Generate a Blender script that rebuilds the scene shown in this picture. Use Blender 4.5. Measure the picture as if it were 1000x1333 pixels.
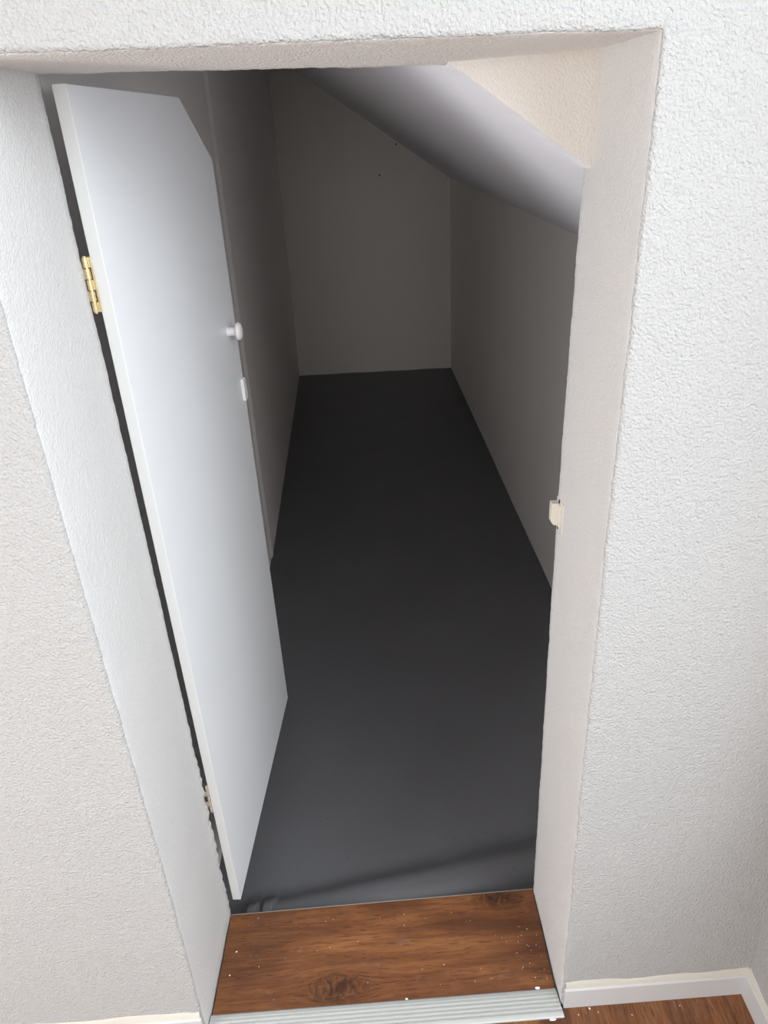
import bpy, bmesh, math, random
import numpy as np
from mathutils import Vector, Matrix

for o in list(bpy.data.objects):
    bpy.data.objects.remove(o, do_unlink=True)
S = bpy.context.scene
C = S.collection
random.seed(7)
RNG = np.random.default_rng(11)

# ------------------------------------------------------------------ camera
cam_d = bpy.data.cameras.new('camera')
cam = bpy.data.objects.new('camera', cam_d)
C.objects.link(cam)
cam.location = (0.3801, -0.8373, 1.5849)
cam.rotation_euler = (1.0888, 0.0472, -0.0495)
cam_d.sensor_fit = 'HORIZONTAL'
cam_d.sensor_width = 36.0
cam_d.lens = 954.67 * 36.0 / 1000.0
cam_d.clip_start = 0.02
S.camera = cam

# ------------------------------------------------------------------ sky, daylight, added fill lamps, exposure
w = bpy.data.worlds.new('sky')
S.world = w
w.use_nodes = True
wb = w.node_tree.nodes['Background']
wb.inputs[0].default_value = (0.80, 0.89, 1.0, 1)
wb.inputs[1].default_value = 1.0


def area_light(name, loc, target, sx, sy, power, colour):
    d = bpy.data.lights.new(name, 'AREA')
    d.shape = 'RECTANGLE'
    d.size, d.size_y = sx, sy
    d.energy = power
    d.color = colour
    o = bpy.data.objects.new(name, d)
    C.objects.link(o)
    o.location = loc
    o.rotation_euler = (Vector(target) - Vector(loc)).to_track_quat('-Z', 'Y').to_euler()
    return o


# daylight through the window beside the corner; fill lamps added left and rear
LIGHTS = [
    ('window_daylight', (1.62, -1.15, 1.95), (0.2, -0.1, 0.7), 1.6, 1.2, 70, (0.89, 0.955, 1.0)),
    ('left_fill_lamp', (-1.72, -1.30, 1.05), (0.7, 0.2, 0.8), 1.4, 1.6, 84, (1.0, 0.985, 0.965)),  # added fill for the right jamb and storage slope, no window known here
    ('rear_fill_lamp', (0.1, -6.9, 1.45), (0.35, 0.0, 0.8), 2.4, 1.8, 84, (1.0, 1.0, 0.99)),  # added fill that reaches deep into the storage space, no window known here
]
for L in LIGHTS:
    area_light(*L)
S.cycles.diffuse_bounces = 12
S.view_settings.view_transform = 'Standard'
S.view_settings.look = 'None'
S.view_settings.gamma = 1.0
S.view_settings.use_curve_mapping = False
S.view_settings.exposure = 0.12


# ------------------------------------------------------------------ materials
def new_mat(name, colour, rough=0.8, metallic=0.0, spec=0.5):
    m = bpy.data.materials.new(name)
    m.use_nodes = True
    b = m.node_tree.nodes['Principled BSDF']
    b.inputs['Base Color'].default_value = (*colour, 1)
    b.inputs['Roughness'].default_value = rough
    b.inputs['Metallic'].default_value = metallic
    b.inputs['Specular IOR Level'].default_value = spec
    return m


class NT:
    def __init__(self, m):
        self.t = m.node_tree
        self.b = m.node_tree.nodes['Principled BSDF']
        self.tc = self.n('ShaderNodeTexCoord')

    def n(self, kind, **props):
        k = self.t.nodes.new(kind)
        for a, v in props.items():
            setattr(k, a, v)
        return k

    def l(self, a, b):
        self.t.links.new(a, b)

    def mapping(self, scale=(1, 1, 1), loc=(0, 0, 0), rot=(0, 0, 0), src=None):
        k = self.n('ShaderNodeMapping')
        k.inputs['Scale'].default_value = scale
        k.inputs['Location'].default_value = loc
        k.inputs['Rotation'].default_value = rot
        self.l(src or self.tc.outputs['Object'], k.inputs['Vector'])
        return k.outputs[0]

    def noise(self, vec, scale, detail=3, rough=0.5, dist=0.0):
        k = self.n('ShaderNodeTexNoise')
        k.inputs['Scale'].default_value = scale
        k.inputs['Detail'].default_value = detail
        k.inputs['Roughness'].default_value = rough
        k.inputs['Distortion'].default_value = dist
        self.l(vec, k.inputs['Vector'])
        return k.outputs['Fac']

    def voronoi(self, vec, scale, feature='F1'):
        k = self.n('ShaderNodeTexVoronoi', feature=feature)
        k.inputs['Scale'].default_value = scale
        self.l(vec, k.inputs['Vector'])
        return k.outputs['Distance']

    def ramp(self, fac, stops):
        k = self.n('ShaderNodeValToRGB')
        e = k.color_ramp.elements
        while len(e) < len(stops):
            e.new(0.5)
        for q, (p, c) in zip(e, stops):
            q.position = p
            q.color = (c, c, c, 1) if isinstance(c, (int, float)) else (*c, 1)
        self.l(fac, k.inputs[0])
        return k.outputs[0]

    def math(self, op, a, b=0.0, c=None):
        k = self.n('ShaderNodeMath', operation=op)
        for i, v in enumerate((a, b, c)):
            if v is None:
                continue
            if isinstance(v, (int, float)):
                k.inputs[i].default_value = v
            else:
                self.l(v, k.inputs[i])
        return k.outputs[0]

    def mix(self, fac, a, b, mode='MIX'):
        k = self.n('ShaderNodeMix', data_type='RGBA', blend_type=mode)
        for sock, v in ((k.inputs[0], fac), (k.inputs[6], a), (k.inputs[7], b)):
            if isinstance(v, (int, float)):
                sock.default_value = v
            elif isinstance(v, tuple):
                sock.default_value = (*v, 1)
            else:
                self.l(v, sock)
        return k.outputs[2]

    def bump(self, height, strength, distance, prev=None):
        k = self.n('ShaderNodeBump')
        k.inputs['Strength'].default_value = strength
        k.inputs['Distance'].default_value = distance
        self.l(height, k.inputs['Height'])
        if prev is not None:
            self.l(prev, k.inputs['Normal'])
        self.l(k.outputs[0], self.b.inputs['Normal'])
        return k.outputs[0]


def plaster(name, colour, grain, relief, fine=0.0, specks=0.0, speck_col=(0.35, 0.27, 0.22)):
    m = new_mat(name, colour, 0.92, spec=0.2)
    t = NT(m)
    v = t.tc.outputs['Object']
    a = t.noise(v, grain, 2.0, 0.5)
    blobs = t.ramp(a, [(0.30, 0.0), (0.66, 1.0)])
    b = t.noise(v, grain * 0.36, 2.0, 0.5)
    h = t.math('ADD', t.math('MULTIPLY', blobs, 0.9), t.math('MULTIPLY', b, 1.5))
    t.bump(h, 1.0, relief)
    if specks:
        s = t.noise(v, 330, 1.5, 0.5)
        k = t.ramp(s, [(0.70, 0.0), (0.76, 1.0)])
        g = t.noise(v, 22, 2.0, 0.5)
        gate = t.ramp(g, [(0.48, 0.0), (0.62, 1.0)])
        f = t.math('MULTIPLY', t.math('MULTIPLY', k, gate), specks)
        t.l(t.mix(f, colour, speck_col), t.b.inputs['Base Color'])
    return m


M = {}
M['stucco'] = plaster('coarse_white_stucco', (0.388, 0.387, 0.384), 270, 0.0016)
M['reveal'] = plaster('fine_white_plaster', (0.61, 0.599, 0.592), 330, 0.0008, specks=0.35)
M['lintel'] = plaster('cream_plaster', (0.62, 0.592, 0.556), 330, 0.0005, specks=0.8)
M['soffit'] = plaster('sandy_soffit_plaster', (0.90, 0.87, 0.835), 280, 0.0022, specks=0.3)


def storage_wall(name, colour, streaks):
    m = new_mat(name, colour, 0.75, spec=0.3)
    t = NT(m)
    v = t.tc.outputs['Object']
    broad = t.noise(v, 1.6, 3, 0.5)
    c = t.mix(t.math('MULTIPLY', broad, 0.35), colour, tuple(x * 0.93 for x in colour))
    s = t.noise(t.mapping((60, 60, 1.6)), 1.0, 3, 0.6)
    line = t.ramp(s, [(0.66, 0.0), (0.72, 1.0)])
    gate = t.ramp(t.noise(v, 2.3, 2), [(0.5, 0.0), (0.65, 1.0)])
    f = t.math('MULTIPLY', t.math('MULTIPLY', line, gate), streaks)
    t.l(t.mix(f, c, tuple(min(1, x * 1.25) for x in colour)), t.b.inputs['Base Color'])
    t.bump(t.math('ADD', t.noise(v, 90, 3), t.math('MULTIPLY', t.noise(v, 9, 2), 2.0)), 0.5, 0.0012)
    return m


M['store_wall'] = storage_wall('off_white_storage_wall', (0.93, 0.91, 0.885), 0.35)
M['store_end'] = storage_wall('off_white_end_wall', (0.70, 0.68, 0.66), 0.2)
M['store_ceiling'] = storage_wall('pale_grey_painted_board', (0.90, 0.915, 0.97), 0.12)

m = M['store_floor'] = new_mat('dark_grey_floor_paint', (0.075, 0.076, 0.082), 0.44, spec=0.5)
t = NT(m)
v = t.tc.outputs['Object']
c = t.mix(t.noise(v, 3.0, 3), (0.100, 0.100, 0.106), (0.128, 0.128, 0.136))
sp = t.ramp(t.noise(v, 150, 1.0), [(0.77, 0.0), (0.79, 1.0)])
c = t.mix(t.math('MULTIPLY', sp, 0.6), c, (0.20, 0.20, 0.21))
dk = t.ramp(t.noise(t.mapping(loc=(3, 5, 1)), 105, 1.0), [(0.78, 0.0), (0.80, 1.0)])
c = t.mix(t.math('MULTIPLY', dk, 0.8), c, (0.02, 0.02, 0.02))
t.l(c, t.b.inputs['Base Color'])
t.bump(t.noise(v, 60, 3), 0.4, 0.001)

M['door'] = new_mat('white_melamine', (0.84, 0.855, 0.875), 0.38, spec=0.5)
t = NT(M['door'])
t.bump(t.noise(t.tc.outputs['Object'], 14, 2), 0.08, 0.001)
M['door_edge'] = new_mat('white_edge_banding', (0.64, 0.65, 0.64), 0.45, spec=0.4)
M['knob'] = new_mat('white_plastic_knob', (0.86, 0.84, 0.84), 0.3)
M['cream'] = new_mat('cream_plastic', (0.62, 0.595, 0.53), 0.4)
M['catch_white'] = new_mat('white_plastic', (0.85, 0.86, 0.86), 0.35)
M['dark'] = new_mat('dark_recess', (0.04, 0.037, 0.035), 0.8)
M['brass'] = new_mat('polished_brass', (0.80, 0.66, 0.40), 0.26, 1.0)
t = NT(M['brass'])
t.bump(t.noise(t.tc.outputs['Object'], 300, 2), 0.1, 0.0003)
M['dull'] = new_mat('dull_paint_spotted_brass', (0.52, 0.45, 0.37), 0.55, 0.4)
M['aluminium'] = new_mat('matt_anodised_aluminium', (0.50, 0.515, 0.50), 0.45, 0.35)
t = NT(M['aluminium'])
t.bump(t.noise(t.mapping((4, 900, 300)), 1.0, 2), 0.1, 0.0003)
M['baseboard'] = new_mat('white_baseboard_foil', (0.50, 0.50, 0.505), 0.45, spec=0.4)
t = NT(M['baseboard'])
t.bump(t.noise(t.mapping((8, 8, 200)), 1.0, 2), 0.08, 0.0004)
M['caulk'] = new_mat('cream_acrylic_caulk', (0.52, 0.50, 0.45), 0.7)
t = NT(M['caulk'])
t.bump(t.noise(t.tc.outputs['Object'], 80, 2), 0.4, 0.001)
M['crumb'] = new_mat('white_plaster_dust', (0.85, 0.83, 0.80), 0.9)
M['underlay'] = new_mat('pale_underlay', (0.36, 0.335, 0.30), 0.8)
M['room_white'] = plaster('painted_room_plaster', (0.86, 0.85, 0.835), 120, 0.002)
M['glass'] = new_mat('window_glass', (1, 1, 1), 0.0)
gn = M['glass'].node_tree
gb = gn.nodes['Principled BSDF']
gb.inputs['Transmission Weight'].default_value = 1.0
gb.inputs['IOR'].default_value = 1.0
gb.inputs['Alpha'].default_value = 0.15


def wood(name, along, knots=(), shift=0.0, tone=1.0, flecks=0.0, blotch=0.5):
    """walnut coloured laminate, the grain runs along x or y"""
    m = new_mat(name, (0.2, 0.09, 0.04), 0.42, spec=0.4)
    t = NT(m)
    sep = t.n('ShaderNodeSeparateXYZ')
    t.l(t.tc.outputs['Object'], sep.inputs[0])
    g, a = ('X', 'Y') if along == 'x' else ('Y', 'X')
    lo, ac = sep.outputs[g], sep.outputs[a]
    acr = ac
    kn = None
    for kx, ky, amp, sz in knots:                       # the grain swells round each knot
        dx = t.math('DIVIDE', t.math('SUBTRACT', lo, kx), sz * 2.1)
        dy = t.math('DIVIDE', t.math('SUBTRACT', ac, ky), sz)
        d2 = t.math('ADD', t.math('MULTIPLY', dx, dx), t.math('MULTIPLY', dy, dy))
        gs = t.math('POWER', 2.718, t.math('MULTIPLY', d2, -1.0))
        acr = t.math('ADD', acr, t.math('MULTIPLY', t.math('MULTIPLY', gs, dy), -amp))
        kn = gs if kn is None else t.math('MAXIMUM', kn, gs)
    com = t.n('ShaderNodeCombineXYZ')
    t.l(lo, com.inputs[0])
    t.l(acr, com.inputs[1])
    v = com.outputs[0]
    broad = t.noise(t.mapping((3.0, 16.0, 1), (shift, shift * 2, 0), src=v), 1.0, 4, 0.55, 0.8)
    rings = t.noise(t.mapping((5.5, 120.0, 1), (shift * 3, shift, 0), src=v), 1.0, 4, 0.62, 0.6)
    pores = t.noise(t.mapping((30, 400, 1), (shift, 2, 0), src=v), 1.0, 2, 0.6)
    col = t.ramp(broad, [(0.28, (0.105, 0.040, 0.018)), (0.5, (0.205, 0.080, 0.029)), (0.72, (0.295, 0.125, 0.048))])
    dark = t.ramp(rings, [(0.36, 1.0), (0.54, 0.0)])
    col = t.mix(t.math('MULTIPLY', dark, 0.52), col, (0.085, 0.030, 0.014))
    po = t.ramp(pores, [(0.34, 1.0), (0.44, 0.0)])
    col = t.mix(t.math('MULTIPLY', po, 0.72), col, (0.055, 0.021, 0.011))
    bl = t.ramp(t.noise(t.mapping((5, 13, 1), (shift * 1.7, 4, 0), src=v), 1.0, 2, 0.5), [(0.50, 0.0), (0.70, 1.0)])
    col = t.mix(t.math('MULTIPLY', bl, blotch), col, (0.085, 0.028, 0.016))
    if kn is not None:
        core = t.math('MULTIPLY', t.ramp(kn, [(0.35, 0.0), (0.9, 1.0)]),
                      t.ramp(t.noise(t.mapping((45, 90, 1), src=v), 1.0, 3, 0.6, 1.5), [(0.34, 0.0), (0.58, 1.0)]))
        col = t.mix(t.math('MULTIPLY', core, 0.9), col, (0.045, 0.018, 0.010))
    if flecks:
        fl = t.ramp(t.noise(t.mapping((30, 650, 1), (7, 3, 0), src=v), 1.0, 1, 0.5), [(0.62, 0.0), (0.72, 1.0)])
        col = t.mix(t.math('MULTIPLY', fl, flecks), col, (0.42, 0.29, 0.20))
    dust = t.ramp(t.noise(t.mapping(), 21, 3, 0.65), [(0.60, 0.0), (0.80, 1.0)])
    col = t.mix(t.math('MULTIPLY', dust, 0.10), col, (0.50, 0.42, 0.36))
    if tone != 1.0:
        col = t.mix(1.0, col, (tone, tone, tone), 'MULTIPLY')
    t.l(col, t.b.inputs['Base Color'])
    t.l(t.math('ADD', t.math('MULTIPLY', rings, 0.15), 0.36), t.b.inputs['Roughness'])
    t.bump(t.math('ADD', t.math('MULTIPLY', pores, 0.5), rings), 0.25, 0.0006)
    return m


M['threshold_wood'] = wood('walnut_laminate_across', 'x', knots=((0.252, 0.066, 0.040, 0.044), (0.62, 0.240, 0.026, 0.032)), shift=0.35)
M['plank_a'] = wood('walnut_laminate_dark', 'y', shift=2.1, tone=0.9, blotch=0.7)
M['plank_b'] = wood('walnut_laminate_flecked', 'y', shift=5.3, tone=1.05, flecks=0.5, blotch=0.25)
M['plank_c'] = wood('walnut_laminate_mid', 'y', shift=9.7, flecks=0.2)


# ------------------------------------------------------------------ mesh helpers
def link(name, me, parent=None, kind=None, label=None, category=None, group=None):
    o = bpy.data.objects.new(name, me)
    C.objects.link(o)
    if parent is not None:
        o.parent = parent
    for k, val in (('kind', kind), ('label', label), ('category', category), ('group', group)):
        if val:
            o[k] = val
    return o


def mesh(name, verts, faces, mats, fmats=None, smooth=False):
    me = bpy.data.meshes.new(name)
    me.from_pydata([tuple(p) for p in verts], [], faces)
    for mt in (mats if isinstance(mats, (list, tuple)) else [mats]):
        me.materials.append(mt)
    if fmats is not None:
        me.polygons.foreach_set('material_index', fmats)
    if smooth:
        me.polygons.foreach_set('use_smooth', [True] * len(me.polygons))
    me.update()
    return me


def bm_mesh(name, bm, mat, smooth_angle=None):
    bmesh.ops.recalc_face_normals(bm, faces=bm.faces)
    me = bpy.data.meshes.new(name)
    bm.to_mesh(me)
    bm.free()
    for mt in (mat if isinstance(mat, (list, tuple)) else [mat]):
        me.materials.append(mt)
    if smooth_angle is not None:
        me.polygons.foreach_set('use_smooth', [True] * len(me.polygons))
        me.set_sharp_from_angle(angle=math.radians(smooth_angle))
    return me


def prism(pts2, lo, hi, axis, bevel=0.0, segs=2):
    """closed outline (two coordinates) pushed from lo to hi along an axis"""
    bm = bmesh.new()

    def P(p, d):
        return {'x': (d, p[0], p[1]), 'y': (p[0], d, p[1]), 'z': (p[0], p[1], d)}[axis]
    a = [bm.verts.new(P(p, lo)) for p in pts2]
    b = [bm.verts.new(P(p, hi)) for p in pts2]
    bm.faces.new(a)
    bm.faces.new(b[::-1])
    n = len(a)
    for i in range(n):
        bm.faces.new((a[i], a[(i + 1) % n], b[(i + 1) % n], b[i]))
    bmesh.ops.recalc_face_normals(bm, faces=bm.faces)
    if bevel:
        bmesh.ops.bevel(bm, geom=list(bm.edges), offset=bevel, segments=segs, profile=0.5, affect='EDGES')
    return bm


def box(x0, x1, y0, y1, z0, z1, bevel=0.0, segs=2):
    return prism([(x0, y0), (x1, y0), (x1, y1), (x0, y1)], z0, z1, 'z', bevel, segs)


def lathe(profile, n=32):
    """(radius, height) pairs turned round the z axis"""
    bm = bmesh.new()
    rings = []
    for r, h in profile:
        if r < 1e-6:
            rings.append([bm.verts.new((0, 0, h))])
        else:
            rings.append([bm.verts.new((r * math.cos(2 * math.pi * i / n), r * math.sin(2 * math.pi * i / n), h)) for i in range(n)])
    for A, B in zip(rings, rings[1:]):
        for i in range(n):
            j = (i + 1) % n
            if len(A) == 1 and len(B) > 1:
                bm.faces.new((A[0], B[i], B[j]))
            elif len(B) == 1 and len(A) > 1:
                bm.faces.new((A[i], A[j], B[0]))
            elif len(A) > 1:
                bm.faces.new((A[i], A[j], B[j], B[i]))
    return bm


def value_noise(x, seed, period):
    """smooth one-dimensional noise in -1..1"""
    r = np.random.default_rng(seed).uniform(-1, 1, 4096)
    u = np.asarray(x) / period + 500
    i = np.floor(u).astype(int)
    f = u - i
    f = f * f * (3 - 2 * f)
    return r[i % 4096] * (1 - f) + r[(i + 1) % 4096] * f


# ------------------------------------------------------------------ front wall with the plastered opening
D = 0.256            # thickness of the wall
DT = 0.2117          # plane of the plastered corner panel
XR = 1.0785          # right wall of the room
SL_A, SL_B = 2.0043, -0.6812      # sloping storage ceiling: z = A + B*x
TOPZ = 2.45


def poly(z, pts):
    a = np.array(sorted(pts))
    return np.interp(z, a[:, 0], a[:, 1])


STEP = 0.004
zl = np.arange(-0.02, 1.6651, STEP)
n_top = 176
tx = np.linspace(0, 1, n_top)
fl = [(-0.02, -0.0088), (0.07, -0.0080), (0.41, -0.0040), (1.07, -0.0057), (1.437, -0.0062), (1.67, -0.0050)]
fr = [(-0.02, 0.7060), (0.01, 0.7056), (0.244, 0.7033), (0.6, 0.6985), (1.087, 0.6962), (1.66, 0.6983)]
il = [(-0.02, 0.0030), (0.0, 0.0040), (0.03, 0.0062), (0.07, 0.0035), (0.5, 0.0052), (0.93, 0.0055), (1.2, 0.0042), (1.445, 0.0025), (1.67, 0.0019)]
ir = [(-0.02, 0.7078), (0.0, 0.7076), (0.5, 0.7045), (0.786, 0.7023), (1.141, 0.7016), (1.433, 0.7036), (1.53, 0.7045), (1.66, 0.7060)]
NL = len(zl)
zr = zl[::-1]


def path(lp, rp, ztop):
    L = np.stack([poly(zl, lp), zl + (ztop(0) - zl[-1]) * ((zl + 0.02) / (zl[-1] + 0.02))], 1)
    Rr = np.stack([poly(zr, rp), zr + (ztop(0.7) - zl[-1]) * ((zr + 0.02) / (zl[-1] + 0.02))], 1)
    x = L[-1, 0] + (Rr[0, 0] - L[-1, 0]) * tx
    T = np.stack([x, np.array([ztop(q) for q in x])], 1)
    T[0], T[-1] = L[-1], Rr[0]
    return np.concatenate([L, T[1:-1], Rr])


Pf = path(fl, fr, lambda x: 1.6650 - 0.0105 * x)
Pi = path(il, ir, lambda x: 1.6654 - 0.0245 * x if x < 0.53 else 1.6524 + 0.046 * (x - 0.53))
NP = len(Pf)
# the direction that points away from the opening, mitred at its two top corners
nrm = np.zeros((NP, 2))
nrm[:NL] = (-1, 0)
nrm[NL:NP - NL] = (0, 1)
nrm[NP - NL:] = (1, 0)
nrm[NL - 1] = (-1, 1)
nrm[NP - NL] = (1, 1)
arc_len = np.concatenate([[0], np.cumsum(np.hypot(*np.diff(Pf, axis=0).T))])


def jag(seed, amp):
    return amp * (0.55 * value_noise(arc_len, seed, 0.045) + 0.35 * value_noise(arc_len, seed + 1, 0.012)
                  + 0.3 * value_noise(arc_len, seed + 2, 0.005))


jf = jag(21, 0.0013)
ji = jag(31, 0.0011)
rag = np.exp(-((np.minimum(arc_len, 9) - 0.30) / 0.28) ** 2)          # the lower left inner edge is chipped
ji = ji + rag * (-0.0012 + 0.0030 * value_noise(arc_len, 77, 0.010) + 0.0012 * value_noise(arc_len, 78, 0.005))
ji[0:1] = 0
# outer outline of the wall
XL0 = -1.75
Po = np.zeros((NP, 2))
Po[:NL] = np.stack([np.full(NL, XL0), np.linspace(-0.02, TOPZ, NL)], 1)
mt_ = NP - 2 * NL
Po[NL:NP - NL] = np.stack([np.linspace(XL0, XR + 0.03, mt_ + 2)[1:-1], np.full(mt_, TOPZ)], 1)
Po[NP - NL:] = np.stack([np.full(NL, XR + 0.03), np.linspace(TOPZ, -0.02, NL)], 1)

RAD = 0.006
rows, row_mat = [], []


def row(p2, y, mat):
    rows.append(np.stack([p2[:, 0], np.broadcast_to(y, (NP,)), p2[:, 1]], 1))
    row_mat.append(mat)


def off(P, d):
    return P + nrm * np.asarray(d)[:, None] if np.ndim(d) else P + nrm * d


Pob = Po.copy()
row(Po, D, 0)
row(off(Pi, 0.05), D, 1)
row(off(Pi, 0.004 + ji), D, 1)
row(off(Pi, 0.0012 + ji), D - 0.0006, 1)
row(off(Pi, ji), D - 0.003, 1)
for f in (0.92, 0.8, 0.6, 0.4, 0.2, 0.08):
    wv = 0.0007 * value_noise(arc_len, int(f * 100), 0.09)
    row(off(Pf + (Pi - Pf) * f, wv), D * f, 1)
row(off(Pf, jf * 0.6), RAD, 1)
for k in (1, 2, 3):
    a = k / 4 * math.pi / 2
    row(off(Pf, RAD * (1 - math.cos(a)) + jf), RAD * (1 - math.sin(a)), 0 if k > 1 else 1)
row(off(Pf, RAD + jf), 0.0, 0)
for d in (0.012, 0.03, 0.07):
    row(off(Pf, d), 0.0006 * value_noise(arc_len, int(d * 1000), 0.06), 0)
for f in (0.25, 0.5, 0.75, 1.0):
    Q = off(Pf, 0.07)
    row(Q + (Po - Q) * f, 0.0, 0)
row(Po, D, 0)
V = np.concatenate(rows)
F, FM = [], []
top_a, top_b = NL - 1, NP - NL
for r in range(len(rows) - 1):
    for k in range(NP - 1):
        F.append((r * NP + k, r * NP + k + 1, (r + 1) * NP + k + 1, (r + 1) * NP + k))
        mt = row_mat[r + 1] if row_mat[r] == 0 else (row_mat[r] if row_mat[r + 1] == 1 else 0)
        mt = 0 if 0 in (row_mat[r], row_mat[r + 1]) else 1
        if mt == 1 and top_a <= k < top_b:
            mt = 2
        FM.append(mt)
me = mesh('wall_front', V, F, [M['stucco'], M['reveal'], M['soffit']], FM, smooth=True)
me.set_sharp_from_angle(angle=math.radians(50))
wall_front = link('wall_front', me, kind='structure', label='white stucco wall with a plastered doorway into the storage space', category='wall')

# cream plastered corner panel that closes the opening under the slope
tri = [(0.4930, 1.6680), (0.7110, 1.6720), (0.7045, 1.5240), (0.6975, 1.5290)]
bm = bmesh.new()
sub = [tri[0], (0.60, 1.66), tri[1], tri[2], tri[3]]
ed = np.linspace(0, 1, 40)[1:-1]
low = [(tri[3][0] + (tri[0][0] - tri[3][0]) * f, tri[3][1] + (tri[0][1] - tri[3][1]) * f + 0.0008 * value_noise(f, 5, 0.05)) for f in ed]
outline = [tri[0], tri[1], tri[2], tri[3]] + low
me = bm_mesh('corner_panel', prism(outline, DT, D + 0.01, 'y'), [M['lintel'], M['store_ceiling']])
for p in me.polygons:
    if p.normal.z < -0.3:
        p.material_index = 1
link('corner_panel', me, wall_front, label='cream plastered corner panel under the soffit')

# ------------------------------------------------------------------ storage space behind the wall
XSR = 1.0935
YB = 4.697
ZC = -0.0748


def yb(x):
    return YB - 0.0266 * x


def plate(name, quad, thick, mat, **kw):
    """a wall slab: inner quad given so that its normal points into the room, thickness goes outwards"""
    q = [Vector(p) for p in quad]
    n = (q[1] - q[0]).cross(q[3] - q[0]).normalized()
    bm = bmesh.new()
    a = [bm.verts.new(p) for p in q]
    b = [bm.verts.new(p + n * thick) for p in q]
    bm.faces.new(a)
    bm.faces.new(b[::-1])
    for i in range(4):
        bm.faces.new((a[i], b[i], b[(i + 1) % 4], a[(i + 1) % 4]))
    return link(name, bm_mesh(name, bm, mat), **kw)


def xl(y):
    return -0.0381 - 0.0085 * y


YS = 1.975
wl = plate('wall_storage_left', [(xl(YS) - 0.004, YS, -0.2), (xl(YS) - 0.004, D, -0.2), (xl(YS) - 0.004, D, 2.3), (xl(YS) - 0.004, YS, 2.3)][::1], 0.1,
           M['store_wall'], kind='structure', label='shaded white wall along the left of the storage space behind the door', category='wall')
# far length of that wall stands a few millimetres proud, with a rounded plaster corner at the joint
zs = np.linspace(-0.2, 2.3, 160)
cols = []
wob = 0.006 * value_noise(zs, 91, 0.25) + 0.003 * value_noise(zs, 92, 0.04)
for dy, dx in ((-0.05, -0.0045), (-0.012, -0.004), (-0.004, -0.0005), (0.004, 0.0022), (0.016, 0.0022), (0.05, 0.0)):
    cols.append(np.stack([xl(YS + dy) + dx + 0 * zs, YS + dy + wob, zs], 1))
cols.append(np.stack([xl(4.9) + 0 * zs, 4.9 + 0 * zs, zs], 1))
n = len(zs)
F = [(c * n + i, c * n + i + 1, (c + 1) * n + i + 1, (c + 1) * n + i) for c in range(len(cols) - 1) for i in range(n - 1)]
me = mesh('wall_section', np.concatenate(cols), F, M['store_wall'], smooth=True)
far = link('wall_section', me, wl)
sm = far.modifiers.new('thickness', 'SOLIDIFY')
sm.thickness = 0.05
sm.offset = 1.0

plate('wall_storage_right', [(XSR, D, -0.2), (XSR, 4.9, -0.2), (XSR, 4.9, 1.45), (XSR, D, 1.45)], 0.1, M['store_wall'],
      kind='structure', label='low grey white wall along the right of the storage space under the slope', category='wall')
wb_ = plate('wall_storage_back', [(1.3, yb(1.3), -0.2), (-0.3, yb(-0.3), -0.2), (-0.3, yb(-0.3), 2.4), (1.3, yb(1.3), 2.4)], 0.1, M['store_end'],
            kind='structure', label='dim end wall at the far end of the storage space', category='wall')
for x, z in ((0.609, 1.302), (1.078, 1.274), (0.728, 1.487)):
    bm = bmesh.new()
    bmesh.ops.create_uvsphere(bm, u_segments=8, v_segments=5, radius=0.006)
    for q in bm.verts:
        q.co = (q.co.x + x, q.co.y * 0.5 + yb(x) - 0.001, q.co.z + z)
    link('nail_head', bm_mesh('nail_head', bm, M['dark']), wb_)


def sl(x):
    return SL_A + SL_B * x


plate('ceiling_storage', [(-0.4, 4.9, sl(-0.4)), (1.3, 4.9, sl(1.3)), (1.3, D, sl(1.3)), (-0.4, D, sl(-0.4))][::-1], 0.08, M['store_ceiling'],
      kind='structure', label='sloping pale grey ceiling of the storage space', category='ceiling')

# storage floor: a painted-over pipe runs under the coating close behind the threshold, with two collars near the door
gx = np.concatenate([np.linspace(-0.14, 0.02, 12), np.linspace(0.025, 0.115, 60), np.linspace(0.12, 1.16, 110)])
gy = np.concatenate([np.linspace(0.16, 0.52, 120), np.linspace(0.54, 4.85, 60)])
X, Y = np.meshgrid(gx, gy)
yc = 0.268 + 0.150 * (X - 0.10)
hgt = 0.045 - 0.006 * np.clip((X - 0.35) / 0.4, 0, 1)
wid = 0.056 + 0.010 * np.clip((X - 0.35) / 0.4, 0, 1)
for c0, c1 in ((0.034, 0.061), (0.071, 0.099)):
    hgt = hgt + 0.014 / (1 + np.exp(-(X - c0) / 0.0016)) / (1 + np.exp((X - c1) / 0.0016))
hgt = hgt * np.clip((X + 0.02) / 0.05, 0, 1)
Z = ZC + hgt * np.exp(-np.abs((Y - yc) / wid) ** 2.5)
Z += 0.0012 * np.sin(X * 21 + Y * 3) + 0.001 * np.sin(Y * 17 - X * 9)
vid = np.arange(X.size).reshape(X.shape)
F = [(int(vid[j, i]), int(vid[j, i + 1]), int(vid[j + 1, i + 1]), int(vid[j + 1, i]))
     for j in range(len(gy) - 1) for i in range(len(gx) - 1)]
link('floor_storage', mesh('floor_storage', np.stack([X.ravel(), Y.ravel(), Z.ravel()], 1), F, M['store_floor'], smooth=True),
     kind='structure', label='dark grey painted floor of the narrow storage space', category='floor')

# ------------------------------------------------------------------ door, swung open into the storage space
HX, HY, TH = 0.0145, 0.2565, 1.4764
ZB, ZT, DW, DTH, WC, ZCH = 0.0404, 1.6545, 0.6711, 0.0186, 0.4905, 1.5425
door = link('door_1', None, kind='structure', label='white door panel with a cut top corner swung open into the storage space', category='door')
door.location = (HX, HY, 0)
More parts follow.
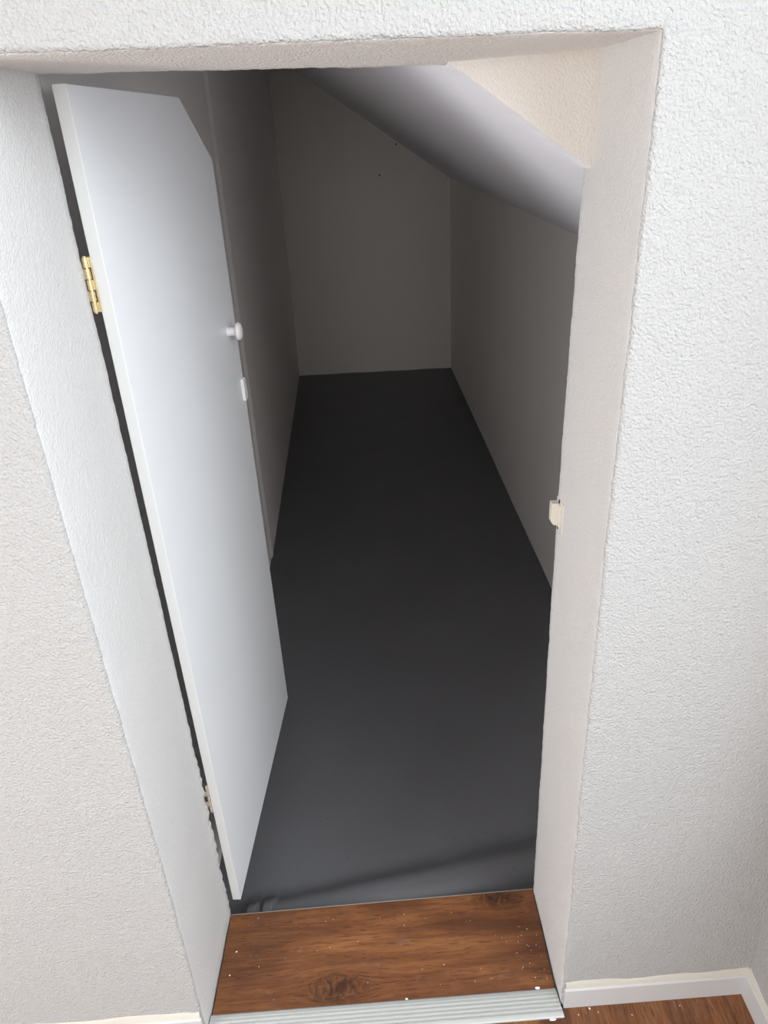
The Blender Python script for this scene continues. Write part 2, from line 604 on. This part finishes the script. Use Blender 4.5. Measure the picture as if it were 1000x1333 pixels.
# local axes: x along the door, y = thickness (towards the viewer's right when open: -y), z up
door.rotation_euler = (0, 0, TH)
outline = [(0.0005, ZB), (DW, ZB), (DW, ZCH), (WC, ZT), (0.0005, ZT)]
me = bm_mesh('door_panel', prism(outline, -DTH, 0, 'y', 0.0007, 1), [M['door'], M['door_edge']])
for p in me.polygons:
    if abs(p.normal.y) < 0.9:
        p.material_index = 1
link('panel', me, door)

# knob: stem and mushroom head, turned round the door's -y axis
knob = link('knob', bm_mesh('knob', lathe([(0.0001, -0.001), (0.0115, -0.001), (0.0105, 0.001), (0.0098, 0.004), (0.0094, 0.012), (0.0097, 0.022), (0.0001, 0.023)], 24), M['knob'], 40), door)
knob.location = (0.5945, -DTH, 1.1925)
knob.rotation_euler = (math.radians(90), 0, 0)
prof = [(0.0001, 0.0185), (0.0110, 0.0188), (0.0170, 0.0202), (0.0195, 0.0230), (0.0198, 0.0255), (0.0186, 0.0285), (0.0150, 0.0312), (0.0085, 0.0328), (0.0001, 0.0333)]
link('knob_cap', bm_mesh('knob_cap', lathe(prof, 32), M['knob'], 50), knob)
# catch plate near the free edge
link('catch_plate', bm_mesh('catch_plate', prism([(0.646, 1.010), (0.6695, 1.010), (0.6695, 1.058), (0.664, 1.064), (0.646, 1.064)], -DTH - 0.0065, -DTH + 0.0005, 'y', 0.0009), M['catch_white']), door,
     label='small white catch plate at the free edge')
link('catch_pin', bm_mesh('catch_pin', box(0.6708, 0.6765, -DTH - 0.0040, -DTH + 0.006, 1.020, 1.052, 0.0008), M['dark']), door)


def hinge(z0, z1, mat, lab, r, x, y, leaf):
    h = link('hinge', None, door, label=lab)
    h.location = (x, y, 0)
    L = z1 - z0
    n = 5
    for k in range(n):
        a, b = z0 + L * k / n + 0.0004, z0 + L * (k + 1) / n - 0.0004
        bm = lathe([(0.0001, a), (r * 0.8, a), (r, a + 0.0008), (r, b - 0.0008), (r * 0.8, b), (0.0001, b)], 16)
        link('knuckle', bm_mesh('knuckle', bm, mat, 40), h)
        if k % 2 == 0:                                              # tabs of the door leaf reach the pin at every other knuckle
            link('hinge_leaf', bm_mesh('hinge_leaf', box(0.0012, 0.0030, -leaf, 0.0012, a, b, 0.0003, 1), mat), h)
        else:
            link('hinge_leaf', bm_mesh('hinge_leaf', box(-0.0012, 0.0004, 0.0, 0.030, a, b, 0.0003, 1), mat), h)
    link('pin', bm_mesh('pin', lathe([(0.0001, z0 - 0.001), (r * 0.6, z0 - 0.001), (r * 0.6, z1 + 0.001), (0.0001, z1 + 0.001)], 12), mat, 40), h)
    link('hinge_leaf', bm_mesh('hinge_leaf', box(0.0022, 0.0034, -leaf - 0.0004, -leaf + 0.0028, z0, z1, 0.0003, 1), mat), h)
    return h


hinge(1.369, 1.446, M['brass'], 'polished brass butt hinge', 0.0042, -0.0035, 0.0060, 0.0078)
hinge(0.328, 0.405, M['dull'], 'dull hinge half hidden in the gap', 0.0026, 0.0010, 0.0030, 0.0034)

# ------------------------------------------------------------------ catch on the right jamb
catch = link('magnetic_catch', None, label='small cream plastic door catch screwed to the right jamb of the opening', category='catch')
catch.location = (0.7028, 0.2335, 0.996)
# body: an outline seen from the front, one bottom corner cut
link('catch_body', bm_mesh('catch_body', prism([(-0.0150, 0.0205), (-0.0150, -0.0130), (-0.0105, -0.0205), (0.0005, -0.0205), (0.0005, 0.0205)], 0.006, 0.021, 'y', 0.0012), M['cream']), catch)
link('mounting_plate', bm_mesh('mounting_plate', box(-0.0026, 0.002, -0.017, 0.022, -0.028, 0.028, 0.0012), M['cream']), catch)
link('cover_strip', bm_mesh('cover_strip', box(-0.0046, -0.0012, -0.004, 0.010, -0.021, 0.021, 0.0008), M['cream']), catch)
for z in (0.0245, -0.0245):
    s = link('screw', bm_mesh('screw', lathe([(0.0001, 0.0), (0.0034, 0.0), (0.0036, 0.0008), (0.0026, 0.0016), (0.0001, 0.0010)], 16), M['dark'], 40), catch)
    s.location = (-0.0022, 0.006, z)
    s.rotation_euler = (0, math.radians(-90), 0)

# ------------------------------------------------------------------ threshold
sill = link('trim_1', bm_mesh('trim_1', box(-0.03, 0.73, 0.0, 0.2515, -0.22, -0.0115), M['underlay']), kind='structure',
            label='pale screed bed under the wooden threshold', category='trim')
plk = [(-0.0035, 0.020), (0.7010, 0.020), (0.7058, 0.2545), (0.0065, 0.2470)]
link('threshold_plank', bm_mesh('threshold_plank', prism(plk, -0.0112, 0.0, 'z', 0.0006, 1), M['threshold_wood']),
     label='single walnut brown laminate board with a knot lying in the doorway', category='plank')
link('underlay_strip', bm_mesh('underlay_strip', prism([(0.0070, 0.2478), (0.7056, 0.2550), (0.7056, 0.2566), (0.0070, 0.2490)], -0.010, -0.0007, 'z'), M['underlay']), sill)

nose = link('edge_strip', None, label='ribbed matt aluminium edge strip along the front of the wooden threshold', category='trim')
nose.location = (0, 0, 0)
yb0, yf0 = 0.0325, -0.0255
prof = [(yb0, 0.0004), (yb0 - 0.003, 0.0030), (yb0 - 0.0085, 0.0042)]
nr = 5
span = (yb0 - 0.010) - (yf0 + 0.008)
pitch = span / nr
yy = yb0 - 0.010
for k in range(nr):
    prof += [(yy, 0.0042), (yy - pitch * 0.10, 0.0026), (yy - pitch * 0.40, 0.0026), (yy - pitch * 0.52, 0.0044), (yy - pitch * 0.94, 0.0044)]
    yy -= pitch
prof += [(yy, 0.0042), (yf0 + 0.003, 0.0040), (yf0 + 0.0006, 0.0028), (yf0, 0.0004)]
x0, x1 = -0.0055, 0.7058
bm = bmesh.new()
A = [bm.verts.new((x0, y, z)) for y, z in prof]
B = [bm.verts.new((x1 - 0.0045 * (y - yf0) / (yb0 - yf0), y, z)) for y, z in prof]
n = len(prof)
for i in range(n - 1):
    bm.faces.new((A[i], A[i + 1], B[i + 1], B[i]))
bm.faces.new((A[n - 1], A[0], B[0], B[n - 1]))
bm.faces.new(A[::-1])
bm.faces.new(B)
link('ribbed_profile', bm_mesh('ribbed_profile', bm, M['aluminium'], 25), nose)


def blob(rx, ry, rz, seed):
    rr = random.Random(seed)
    bm = bmesh.new()
    bmesh.ops.create_icosphere(bm, subdivisions=2, radius=1.0)
    for q in bm.verts:
        k = 1 + rr.uniform(-0.15, 0.15)
        q.co = (q.co.x * rx * k, q.co.y * ry * k, max(q.co.z, -0.2) * rz * k)
    return bm


for (x, y, z, rx, ry) in ((0.6655, 0.0345, 0.0012, 0.0055, 0.0028), (0.682, -0.0268, 0.0008, 0.0075, 0.0028), (0.395, 0.0335, 0.0012, 0.003, 0.0016)):
    o = link('caulk_smear', bm_mesh('caulk_smear', blob(rx, ry, 0.0022, int(x * 1000)), M['crumb'], 60), nose, label='white blob of dried caulk')
    o.location = (x, y, z)

# plaster dust and crumbs on the boards
bm = bmesh.new()
rr = random.Random(4)
spots = []
for _ in range(70):
    if rr.random() < 0.45:
        x, y = rr.gauss(0.655, 0.03), rr.uniform(0.05, 0.17)
    else:
        x, y = rr.uniform(0.02, 0.69), rr.uniform(0.045, 0.24)
    spots.append((min(x, 0.69), y, rr.uniform(0.0003, 0.0009)))
spots += [(0.76, -0.012, 0.0018), (0.775, -0.02, 0.001), (0.735, -0.022, 0.001), (0.84, -0.03, 0.001), (0.03, 0.16, 0.0018), (0.022, 0.11, 0.0015), (0.94, -0.02, 0.0012)]
for x, y, r in spots:
    mt = Matrix.Translation((x, y, r * 0.35)) @ Matrix.Rotation(rr.uniform(0, 6), 4, 'Z') @ Matrix.Diagonal((r * rr.uniform(0.7, 1.6), r, r * 0.6, 1))
    bmesh.ops.create_icosphere(bm, subdivisions=1, radius=1.0, matrix=mt)
link('plaster_crumbs', bm_mesh('plaster_crumbs', bm, M['crumb']), kind='stuff', label='tiny white plaster crumbs scattered over the brown boards', category='debris')

# ------------------------------------------------------------------ room floor, boards laid towards the wall
floor = link('floor', bm_mesh('floor', box(-1.75, XR + 0.02, -7.0, 0.02, -0.2, -0.0125), M['underlay']), kind='structure',
             label='walnut brown laminate floor in front of the stucco wall', category='floor')
pw = 0.1905
cache = {}
rr = random.Random(9)
edges = []
x = 0.8478
while x > -1.75:
    x -= pw
edges = []
while x < XR:
    edges.append((max(x, -1.745), min(x + pw, XR - 0.006)))
    x += pw
pm = ['plank_c', 'plank_a', 'plank_b']
for i, (xa, xb) in enumerate(edges):
    y1 = -0.006
    y0 = y1 - rr.choice((1.26, 0.7, 0.95)) if abs(xa - 0.8478) > 0.3 else y1 - 1.26
    while y1 > -6.99:
        y0 = max(y0, -6.99)
        if xb < 0.72:
            top = y1 if y1 < -0.01 else -0.006
        mk = 'plank_b' if 0.83 < xa < 0.86 else ('plank_a' if 0.6 < xa < 0.83 else ('plank_c' if xa > 0.86 else pm[rr.randrange(3)]))
        bm = box(xa + 0.0003, xb - 0.0003, y0 + 0.0003, y1 - 0.0003, -0.0122, 0.0, 0.0005, 1)
        link('plank', bm_mesh('plank', bm, M[mk]), floor)
        y1, y0 = y0, y0 - 1.26

# ------------------------------------------------------------------ baseboards
def baseboard(name, a, b, nx, ny, label, th=0.0075, h=0.059, mitre_a=0.0, mitre_b=0.0):
    """straight board from a to b at the foot of a wall, its face turned to (nx, ny), with a caulk bead on top"""
    a, b = Vector((*a, 0)), Vector((*b, 0))
    d = (b - a).normalized()
    nv = Vector((nx, ny, 0))
    prof = [(0, 0), (th, 0), (th, h - 0.003), (th - 0.002, h - 0.0006), (th - 0.0035, h), (0, h)]
    bm = bmesh.new()
    A = [bm.verts.new(a + nv * p + Vector((0, 0, z)) + d * mitre_a * p) for p, z in prof]
    B = [bm.verts.new(b + nv * p + Vector((0, 0, z)) - d * mitre_b * p) for p, z in prof]
    n = len(prof)
    for i in range(n):
        bm.faces.new((A[i], A[(i + 1) % n], B[(i + 1) % n], B[i]))
    bm.faces.new(A)
    bm.faces.new(B[::-1])
    o = link(name, bm_mesh(name, bm, M['baseboard']), kind='structure', label=label, category='baseboard')
    # caulk: a wavering flat smear between board and stucco
    L = (b - a).length
    n = max(8, int(L / 0.012))
    bm = bmesh.new()
    prev = None
    for i in range(n + 1):
        f = i / n
        hh = 0.016 + 0.004 * float(value_noise(f * L, 61, 0.07)) + 0.0015 * float(value_noise(f * L, 62, 0.02))
        p = a + d * (0.002 + f * (L - 0.004))
        cur = [bm.verts.new(p + nv * q + Vector((0, 0, z))) for q, z in ((0.0, h - 0.001), (0.0045, h - 0.0005), (0.0028, h + 0.006), (0.0018, h + hh * 0.8), (0.0, h + hh))]
        if prev:
            for k in range(4):
                bm.faces.new((prev[k], prev[k + 1], cur[k + 1], cur[k]))
        prev = cur
    link('caulk_bead', bm_mesh('caulk_bead', bm, M['caulk'], 60), o)
    return o


baseboard('baseboard_front', (0.7085, 0.0), (XR, 0.0), 0, -1, 'short white baseboard between the doorway and the room corner', mitre_b=1.0)
baseboard('baseboard_left', (-1.74, 0.0), (-0.0100, 0.0), 0, -1, 'white baseboard under the stucco wall beside the hinged side of the doorway')
baseboard('baseboard_right', (XR, -6.99), (XR, 0.0), -1, 0, 'white baseboard along the wall meeting the stucco wall at the corner', mitre_b=1.0)

# ------------------------------------------------------------------ rest of the room
KNEE = 0.70
WY0, WY1, WZ1 = -2.0, -0.28, 2.25
bm = box(XR, XR + 0.12, -7.0, 0.0, -0.05, KNEE)
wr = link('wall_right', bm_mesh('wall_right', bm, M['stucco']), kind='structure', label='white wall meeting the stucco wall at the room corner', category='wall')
for (ya, yb_, za, zb_) in ((-7.0, WY0, KNEE, TOPZ), (WY1, 0.0, KNEE, TOPZ), (WY0, WY1, WZ1, TOPZ)):
    link('wall_section', bm_mesh('wall_section', box(XR, XR + 0.12, ya, yb_, za, zb_), M['room_white']), wr)
win = link('window_1', None, kind='structure', label='white framed window in the wall beside the corner', category='window')
bm = bmesh.new()
for (ya, yb_, za, zb_) in ((WY0, WY1, KNEE, KNEE + 0.05), (WY0, WY1, WZ1 - 0.05, WZ1), (WY0, WY0 + 0.05, KNEE + 0.05, WZ1 - 0.05), (WY1 - 0.05, WY1, KNEE + 0.05, WZ1 - 0.05)):
    b2 = box(XR + 0.03, XR + 0.09, ya, yb_, za, zb_)
    tmp = bpy.data.meshes.new('tmp')
    b2.to_mesh(tmp)
    b2.free()
    bm.from_mesh(tmp)
    bpy.data.meshes.remove(tmp)
link('window_frame', bm_mesh('window_frame', bm, M['baseboard']), win)
link('wall_left', bm_mesh('wall_left', box(-1.87, -1.75, -7.0, 0.0, -0.05, TOPZ), M['room_white']), kind='structure', label='white side wall of the room far from the window', category='wall')
link('wall_back', bm_mesh('wall_back', box(-1.87, XR + 0.12, -7.12, -7.0, -0.05, TOPZ), M['room_white']), kind='structure', label='white wall of the room behind the viewer', category='wall')
link('ceiling', bm_mesh('ceiling', box(-1.87, XR + 0.12, -7.12, D, TOPZ, TOPZ + 0.1), M['room_white']), kind='structure', label='white flat ceiling of the room', category='ceiling')


# window frames added on the solid walls around the two fill lamps
def lamp_frame(name, label, axis, at, u0, u1, v0, v1):
    o = link(name, None, kind='structure', label=label, category='window')
    for (a, b, c, d) in ((u0 - 0.06, u1 + 0.06, v0 - 0.06, v0), (u0 - 0.06, u1 + 0.06, v1, v1 + 0.06), (u0 - 0.06, u0, v0, v1), (u1, u1 + 0.06, v0, v1)):
        bm = box(at, at + 0.04, a, b, c, d, 0.004, 1) if axis == 'x' else box(a, b, at, at + 0.04, c, d, 0.004, 1)
        link('window_frame', bm_mesh('window_frame', bm, M['baseboard']), o)


lamp_frame('fill_frame_left', 'tall white frame added on the side wall around a fill lamp', 'x', -1.75, -2.02, -0.58, 0.24, 1.86)
lamp_frame('fill_frame_rear', 'wide white frame added on the wall behind the viewer around a fill lamp', 'y', -7.0, -1.12, 1.02, 0.52, 2.38)
